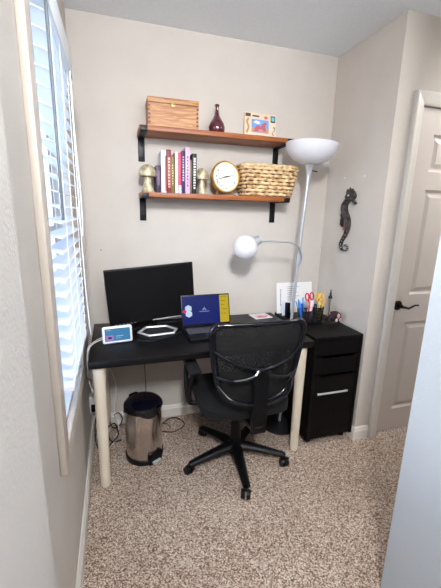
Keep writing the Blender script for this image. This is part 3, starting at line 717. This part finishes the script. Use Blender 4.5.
pen('pen', .05, -.02, .05, .0, .128, (250, 200, 60), 'short yellow pencil in the right cup')
pen('pen', -.045, .03, -.35, .1, .14, (80, 170, 220), 'cyan pen leaning against the left rim of the organizer')
pen('pen', -.065, -.02, -.32, -.1, .155, (46, 110, 200), 'chunky blue pen leaning out over the front left rim of the organizer', (60, 140, 230), .008)
pen('pen', -.015, -.02, .05, -.05, .150, (238, 206, 212), 'thick pale pink highlighter between the two mesh cups', (244, 226, 230), .009)
def scissors(x, y, a, rgb, label, s=1.12):
    p = empty('scissors', label, 'scissors', inst(x, y, .01), (R(-8), a, R(8)), 'scissors in the mesh organizer')
    for sg, nm in ((-1, 'handle'), (1, 'handle')):
        b = MB(); b.tube([(sg*.017*s+.013*s*cos(t), 0, .145*s+.021*s*sin(t)) for t in [2*pi*k/18 for k in range(18)]], .0042*s, 8, closed=True)
        b.tube([(sg*.012*s, 0, .126*s), (sg*.003, 0, .105*s)], [.0045*s, .004*s], 8); b.build(nm, paint(rgb, .35), p)
    MB().prism([(-.006, .1*s), (.0, .004), (.006, .1*s), (.004, .112*s), (-.004, .112*s)], -.0015, .0015).build('blades', 'silver', p)
scissors(.012, .0, R(-4), (214, 36, 50), 'red handled scissors in the mesh organizer')
scissors(.055, .005, R(10), (246, 196, 44), 'yellow handled scissors in the mesh organizer', 1.08)

# patterned pouch figure + stick on the cabinet right
fg = empty('fabric_pouch', 'small black and pink patterned pouch on the cabinet right of the pens', 'pouch', (1.578, -.345, CH), (0, 0, R(10))); fg.scale = (1.2, 1.2, 1.45)
b = MB(); b.tube(spline([(-.035, .01, .02), (-.02, .005, .036), (.0, 0, .040), (.022, 0, .032), (.036, -.005, .018)]), [.010]*4+[.017]*6+[.026]*9+[.024]*6+[.015]*8, 14, flat=.9)
mn_z = min(v_.co.z for v_ in b.bm.verts)
for v_ in b.bm.verts: v_.co.z = max(v_.co.z, .003) - .003
b.build('pouch_body', mat('pouch_fabric', (20, 14, 18), .8, rgb2=(66, 36, 44), scale=45), fg)
b = MB(); b.ball((.004, -.022, .040), .012, 12, (1, .6, 1)); b.ball((.022, -.02, .022), .010, 12, (1, .6, 1)); b.build('pouch_patch', paint((214, 160, 164)), fg)
b = MB(); b.ball((-.008, -.023, .022), .009, 12, (1, .5, 1)); b.build('pouch_patch', paint((196, 190, 196)), fg)
st = empty('ring_holder', 'thin black stick with a cone shaped top rising behind the pouch', 'ornament', (1.603, -.240, CH)); st.scale = (1.25, 1.25, 1.0)
MB().lathe([(0, 0), (.022, 0), (.022, .004), (.004, .008), (.0022, .012), (.0022, .17), (0, .172)], (0, 0, 0), 16).build('stick', 'blackmetal', st)
MB().lathe([(0, .145), (.012, .148), (.010, .158), (.0045, .17), (.005, .182), (.002, .20), (.004, .206), (0, .21)], (0, 0, 0), 16).build('cone_top', 'blackmetal', st)

# ---------------------------------------------------------------- floor lamp
fl = empty('floor_lamp', 'tall grey torchiere lamp with white bowl and side reading globe, behind the desk end', 'lamp', (1.245, -.30, 0), (0, R(2.6), 0))
MB().lathe([(0, .001), (.125, .001), (.128, .006), (.125, .014), (.06, .022), (.015, .03), (0, .03)], (0, 0, 0), 48).rot((0, R(-2.6), 0), (0, 0, 0)).build('lamp_base', paint((52, 52, 56), .3, .5), fl)
MB().cyl((0, 0, .02), (0, 0, 1.70), .0095, seg=18).build('pole', 'lampgrey', fl)
MB().lathe([(.0105, 1.60), (.013, 1.66), (.018, 1.70), (.028, 1.725), (.038, 1.735), (.038, 1.738), (0, 1.738)], (0, 0, 0), 28).build('shade_holder', 'lampgrey', fl)
bowl = [(.026, 1.733), (.060, 1.738), (.098, 1.756), (.128, 1.783), (.145, 1.812), (.152, 1.838), (.154, 1.846)]
MB().shell(bowl, (0, 0, 0), .003, 48).build('bowl_shade', 'milk', fl)
MB().cyl((.012, -.008, 1.70), (.045, -.02, 1.695), .003, seg=8).build('switch', 'blackplastic', fl)
MB().lathe([(0, 1.14), (.016, 1.14), (.016, 1.20), (0, 1.20)], (0, 0, 0), 16).build('arm_clamp', 'lampgrey', fl)
gx, gz = -.375, 1.235
b = MB(); b.tube(spline([(-.002, -.014, 1.13), (.006, -.022, 1.165), (.0, -.03, 1.20), (-.03, -.04, 1.245), (-.09, -.05, 1.272), (-.17, -.055, 1.275), (-.25, -.055, 1.275), (-.30, -.055, 1.27)]), .0055, 10); b.build('reading_arm', 'lampgrey', fl)
gd = Vector((.80, 0, .45)).normalized(); gc = Vector((gx-.012, -.055, gz)); 
q = Vector((0, 0, 1)).rotation_difference(gd).to_euler()
b = MB(); b.lathe([(.0, -.071), (.02, -.068), (.045, -.055), (.063, -.033), (.071, -.005), (.068, .022), (.055, .045), (.034, .061), (0, .064)], (0, 0, 0), 36)
b.rot(q); bmesh.ops.translate(b.bm, vec=gc, verts=b.bm.verts); b.build('globe_shade', 'milk', fl)
b = MB(); b.lathe([(.036, .056), (.034, .064), (.026, .085), (.024, .10), (.012, .108), (0, .108)], (0, 0, 0), 28); b.rot(q); bmesh.ops.translate(b.bm, vec=gc, verts=b.bm.verts); b.build('globe_cap', 'lampgrey', fl)

# ---------------------------------------------------------------- trash can
tr = empty('trash_can', 'round stainless steel pedal bin with black lid under the desk', 'bin', (.312, -.362, 0), (0, 0, R(30)))
MB().lathe([(0, 0), (.108, 0), (.112, .01), (.112, .03), (.107, .034), (0, .034)], (0, 0, 0), 48).build('plinth', 'blackplastic', tr)
MB().lathe([(0, .034), (.105, .034), (.105, .325), (0, .325)], (0, 0, 0), 64).build('steel_body', 'steel', tr)
b = MB(); b.lathe([(0, .322), (.108, .322), (.111, .328), (.111, .342), (.107, .348), (0, .348)], (0, 0, 0), 64); b.build('collar', 'blackplastic', tr)
MB().lathe([(.106, .347), (.104, .358), (.088, .370), (.055, .378), (0, .381)], (0, 0, 0), 64).build('lid', 'lid', tr)
b = MB(); b.box((-.036, .092, .10), (.036, .116, .345), .006); b.box((-.028, .085, .335), (.028, .114, .368), .008); b.build('hinge_spine', 'blackplastic', tr)
b = MB(); b.box((.0-.045, -.117, .0), (.045, -.09, .075), .008); b.build('pedal_housing', 'blackplastic', tr)
b = MB(); b.box((-.028, -.136, .016), (.028, -.108, .026), .003); b.build('pedal', 'silver', tr)
b = MB(); t = bmesh.new(); bag = []
for k in range(40):
    a = 2*pi*k/40; bag.append((a, .113+.003*sin(7*a), .352-.015*abs(sin(2.3*a+1))-.018*(1+sin(3*a+.6))))
V0 = [t.verts.new((.1125*cos(a), .1125*sin(a), .345)) for a, r_, z_ in bag]; V1 = [t.verts.new((r_*cos(a), r_*sin(a), z_)) for a, r_, z_ in bag]
for k in range(40): t.faces.new((V0[k], V0[(k+1) % 40], V1[(k+1) % 40], V1[k]))
b._add(t); b.build('bin_liner', paint((14, 14, 20), .3), tr)

# ---------------------------------------------------------------- office chair
ch = empty('office_chair', 'black mesh-back swivel office chair pushed up to the desk', 'chair', (.828, -.545, 0), (0, 0, R(-1)))
for k in range(5):
    a = R(192+72*k); c_, s_ = cos(a), sin(a)
    b = MB(); b.tube([(.02*c_, .02*s_, .098), (.10*c_, .10*s_, .094), (.20*c_, .20*s_, .080), (.292*c_, .292*s_, .066)], [.038, .032, .026, .020], 12, flat=.75)
    b.cyl((.288*c_, .288*s_, .045), (.288*c_, .288*s_, .075), .011, seg=12); arm = b.build('base_arm', 'blackplastic', ch)
    ca = a+R(70 if k % 2 else 20); wx, wy = cos(ca), sin(ca); px2, py2 = .288*c_+.012*wy, .288*s_-.012*wx
    b = MB()
    for sg in (-1, 1): b.lathe([(0, -.009), (.023, -.009), (.026, -.005), (.026, .005), (.023, .009), (0, .009)], (0, 0, 0), 20, (pi/2, 0, 0)) if False else b.cyl((px2+wx*sg*.005, py2+wy*sg*.005, .026), (px2+wx*sg*.024, py2+wy*sg*.024, .026), .026, .022, 20)
    b.tube([(px2-wx*.024, py2-wy*.024, .045), (px2, py2, .055), (px2+wx*.024, py2+wy*.024, .045)], .010, 8); b.build('caster', 'blackplastic', arm)
b = MB(); b.cyl((0, 0, .06), (0, 0, .135), .045, .038, 24); b.cyl((0, 0, .12), (0, 0, .30), .031, .028, 20); b.cyl((0, 0, .26), (0, 0, .40), .015, seg=16); b.build('gas_column', 'blackplastic', ch)
b = MB(); b.box((-.09, -.13, .385), (.09, .11, .425), .012); b.build('seat_mechanism', 'blackplastic', ch)
b = MB(); b.tube([(.09, .03, .405), (.2, .03, .4), (.25, .03, .4)], [.006, .006, .011], 8); b.build('height_lever', 'blackplastic', ch)
b = MB()                                                                 # seat: rounded, front waterfall
t = bmesh.new(); bmesh.ops.create_cube(t, size=1); bmesh.ops.subdivide_edges(t, edges=t.edges[:], cuts=8, use_grid_fill=True)
for v_ in t.verts:
    x, y, z = v_.co.x*2, v_.co.y*2, v_.co.z*2
    f = (abs(x)**5+abs(y)**5)**.2; mx_ = max(abs(x), abs(y), 1e-6); k_ = mx_/max(f, 1e-6) if f > 0 else 1
    x *= k_; y *= k_; e_ = max(abs(x), abs(y))
    zz = z*(.032*(1-.35*e_**4)) - .025*max(0, y-.55)**1.5
    v_.co = (x*.245, y*.235+.0, .445+zz+.006*x*x)
b._add(t); b.build('seat_cushion', 'blackmatte', ch, smooth=60)
MB().box((-.20, -.19, .418), (.20, .19, .432), .006).build('seat_pan', 'blackplastic', ch)
# backrest curves, local (x, z) plane leaned backwards
def by(z): return -.262-.10*(z-.5)*.9
def P3(x, z, dy=0): return Vector((x, by(z)+.045*(1-(x/.24)**2)*-1+.03+dy, z))
outline = [(-.226, .90), (-.215, .94), (-.17, .952), (0, .956), (.17, .952), (.215, .94), (.232, .90), (.221, .82), (.205, .72), (.190, .65), (.158, .585), (.09, .548), (0, .540), (-.09, .548), (-.158, .585), (-.190, .65), (-.205, .72), (-.221, .82)]
def closed_spline(pts, n=5):
    P = [Vector((x, 0, z)) for x, z in pts]; k = len(P); out = []
    for i in range(k):
        a, b_, c, d = P[i-1], P[i], P[(i+1) % k], P[(i+2) % k]
        for j in range(n):
            t = j/n; out.append(.5*((2*b_)+(c-a)*t+(2*a-5*b_+4*c-d)*t*t+(3*b_-a-3*c+d)*t**3))
    return out
cs = closed_spline(outline)
b = MB(); rad = [.0165 if abs(p.x) > .19 else (.011 if p.z > .8 else .014) for p in cs]
b.tube([P3(p.x, p.z) for p in cs], rad, 12, closed=True); b.build('back_frame', 'blackgloss', ch, smooth=60)
b = MB(); t = bmesh.new(); top = {}
rows = 16; cols = 14; grid = []
def halfw(z):
    xs = [abs(p.x) for p in cs if abs(p.z-z) < .02 and abs(p.x) > .02]; return max(xs) if xs else .1
zs_ = [.545+(.952-.545)*i/rows for i in range(rows+1)]
for z in zs_:
    hw = halfw(z)-.004; hw = max(hw, .06)
    grid.append([t.verts.new(P3(-hw+2*hw*j/cols, z)) for j in range(cols+1)])
for i in range(rows):
    for j in range(cols): t.faces.new((grid[i][j], grid[i][j+1], grid[i+1][j+1], grid[i+1][j]))
b._add(t); b.build('back_mesh', 'chairmesh', ch)
MB().prism([(-.085, .925), (.085, .925), (.085, .94), (-.085, .94)], -.31, -.308) if False else None
# spine and support arms behind the mesh
b = MB(); yb = -.325
b.prism([(-.038, .40), (.038, .40), (.040, .70), (.034, .735), (.015, .75), (-.015, .75), (-.034, .735), (-.040, .70)], yb-.010, yb+.012, bev=.005); b.build('spine', 'blackplastic', ch)
b = MB(); b.tube([(0, -.10, .405), (0, -.22, .395), (0, -.30, .41), (0, yb, .45)], [.03, .032, .034, .032], 12, flat=.6); b.build('spine_bracket', 'blackplastic', ch)
b = MB(); b.tube(spline([P3(-.222, .825, -.006), (-.15, -.318, .785), (-.07, -.335, .755), (0, -.337, .742), (.07, -.335, .755), (.15, -.318, .785), P3(.222, .825, -.006)]), .0085, 10); b.build('lumbar_bar', 'blackgloss', ch)
for s in (-1, 1):
    b = MB(); b.tube(spline([(s*.02, yb-.01, .735), (s*.038, -.342, .715), (s*.09, -.342, .70), (s*.15, -.325, .695), P3(s*.208, .695, -.006)]), [.011]*8+[.0105]*10+[.009]*15, 10); b.build('support_arm', 'blackgloss', ch)
    b = MB(); b.tube(spline([P3(s*.195, .645, -.006), (s*.15, -.32, .60), (s*.09, -.335, .575), (s*.03, yb-.008, .56)]), .009, 10); b.build('lower_support', 'blackgloss', ch)
# armrests
for s in (-1, 1):
    ar = empty('armrest', None, None); ar.parent = ch
    b = MB(); b.box((s*.272-.033, -.13, .640), (s*.272+.033, .115, .664), .011, segs=3); b.build('arm_pad', 'blackmatte', ar)
    b = MB(); b.tube(spline([(s*.272, .085, .645), (s*.285, .06, .58), (s*.287, .03, .50), (s*.28, .005, .425), (s*.25, .0, .408), (s*.16, .0, .408)]), .014, 10, flat=.8)
    b.tube(spline([(s*.272, -.10, .645), (s*.285, -.075, .58), (s*.287, -.04, .50), (s*.28, -.01, .425)]), .014, 10, flat=.8); b.build('arm_support', 'blackplastic', ar)

# ---------------------------------------------------------------- wall seahorse
sh = empty('seahorse_ornament', 'black and white painted seahorse ornament hanging on the right wall', 'ornament', (W, -.27, 1.415), (0, 0, -pi/2))
sh.scale = (1.6, 1.2, 1.08)
# local x runs along the wall (towards the camera = +x), local y = into the wall
sp = spline([(.030, 0, .165), (.040, 0, .142), (.028, 0, .12), (.006, 0, .115), (-.012, 0, .085), (-.006, 0, .045), (.012, 0, .01), (.020, 0, -.035), (.012, 0, -.08), (-.004, 0, -.115), (-.014, 0, -.145), (-.004, 0, -.178), (.022, 0, -.182), (.032, 0, -.160), (.018, 0, -.145), (.008, 0, -.158)], 5)
K = len(sp); rs = []
for i in range(K):
    u = i/(K-1)
    r_ = .010 if u < .06 else (.013+.012*sin(min(1, (u-.06)/.5)*pi) if u < .56 else max(.004, .015-.012*(u-.56)/.44)); rs.append(r_)
b = MB(); b.tube([(p.x, -.012, p.z) for p in sp], rs, 10, flat=.45)
b.ball((.008, -.012, .135), .026, 16, (1.0, .4, 1.0)); b.tube([(.018, -.012, .13), (.040, -.012, .105), (.052, -.012, .092)], [.012, .008, .0075], 8)
b.prism([(-.012, .155), (-.006, .178), (.004, .165), (.010, .186), (.018, .168), (.028, .178), (.026, .155)], -.016, -.008)
b.build('body', mat('seahorse_paint', (24, 20, 20), .5, rgb2=(78, 68, 64), scale=60), sh)
b = MB(); b.prism([(-.012, .05), (-.034, .055), (-.036, .02), (-.030, .015), (-.036, .0), (-.034, -.03), (-.020, -.045), (-.006, -.04), (.004, 0)], -.012, -.006); b.build('back_fin', 'blackmetal', sh)
b = MB(); b.tube([(p.x-.006, -.020, p.z) for p in spline([(.0, 0, .05), (.008, 0, .015), (.013, 0, -.03), (.006, 0, -.06)], 6)], .007, 8, flat=.3); b.build('belly_stripe', paint((158, 78, 60)), sh)
b = MB()
for i in range(8, K-4, 3):
    p = sp[i]; b.ball((p.x+.004, -.012-rs[i]*.45, p.z), .0032, 8, (1, .5, 1))
for i in range(20, 60, 4):
    p = sp[i]; b.ball((p.x-.007, -.012-rs[i]*.38, p.z+.003), .0024, 8, (1, .5, 1))
b.ball((.012, -.023, .140), .006, 10, (1, .5, 1)); b.build('painted_dots', paint((226, 222, 214)), sh)

# ---------------------------------------------------------------- wall nails and screws
for x, z, lab in ((.373, 1.592, 'small dark nail in the back wall left of the books'), (.112, 1.201, 'small dark nail in the back wall above the monitor')):
    nl = MB().lathe([(0, 0), (.0035, 0), (.0035, .003), (0, .004)], (0, 0, 0), 12, (pi/2, 0, 0)).build('wall_nail', 'blackmetal'); nl.location = (x, 0, z); tag(nl, lab, 'nail', 'nails in the back wall')
for y, z, lab in ((-.2, 1.68, 'white wall anchor high on the right wall, nearer the back corner'), (-.392, 1.676, 'white wall anchor high on the right wall, nearer the door')):
    nl = MB().lathe([(0, 0), (.006, 0), (.006, .003), (0, .005)], (0, 0, 0), 12, (0, -pi/2, 0)).build('wall_anchor', 'whiteplastic'); nl.location = (W, y, z); tag(nl, lab, 'wall anchor', 'anchors in the right wall')
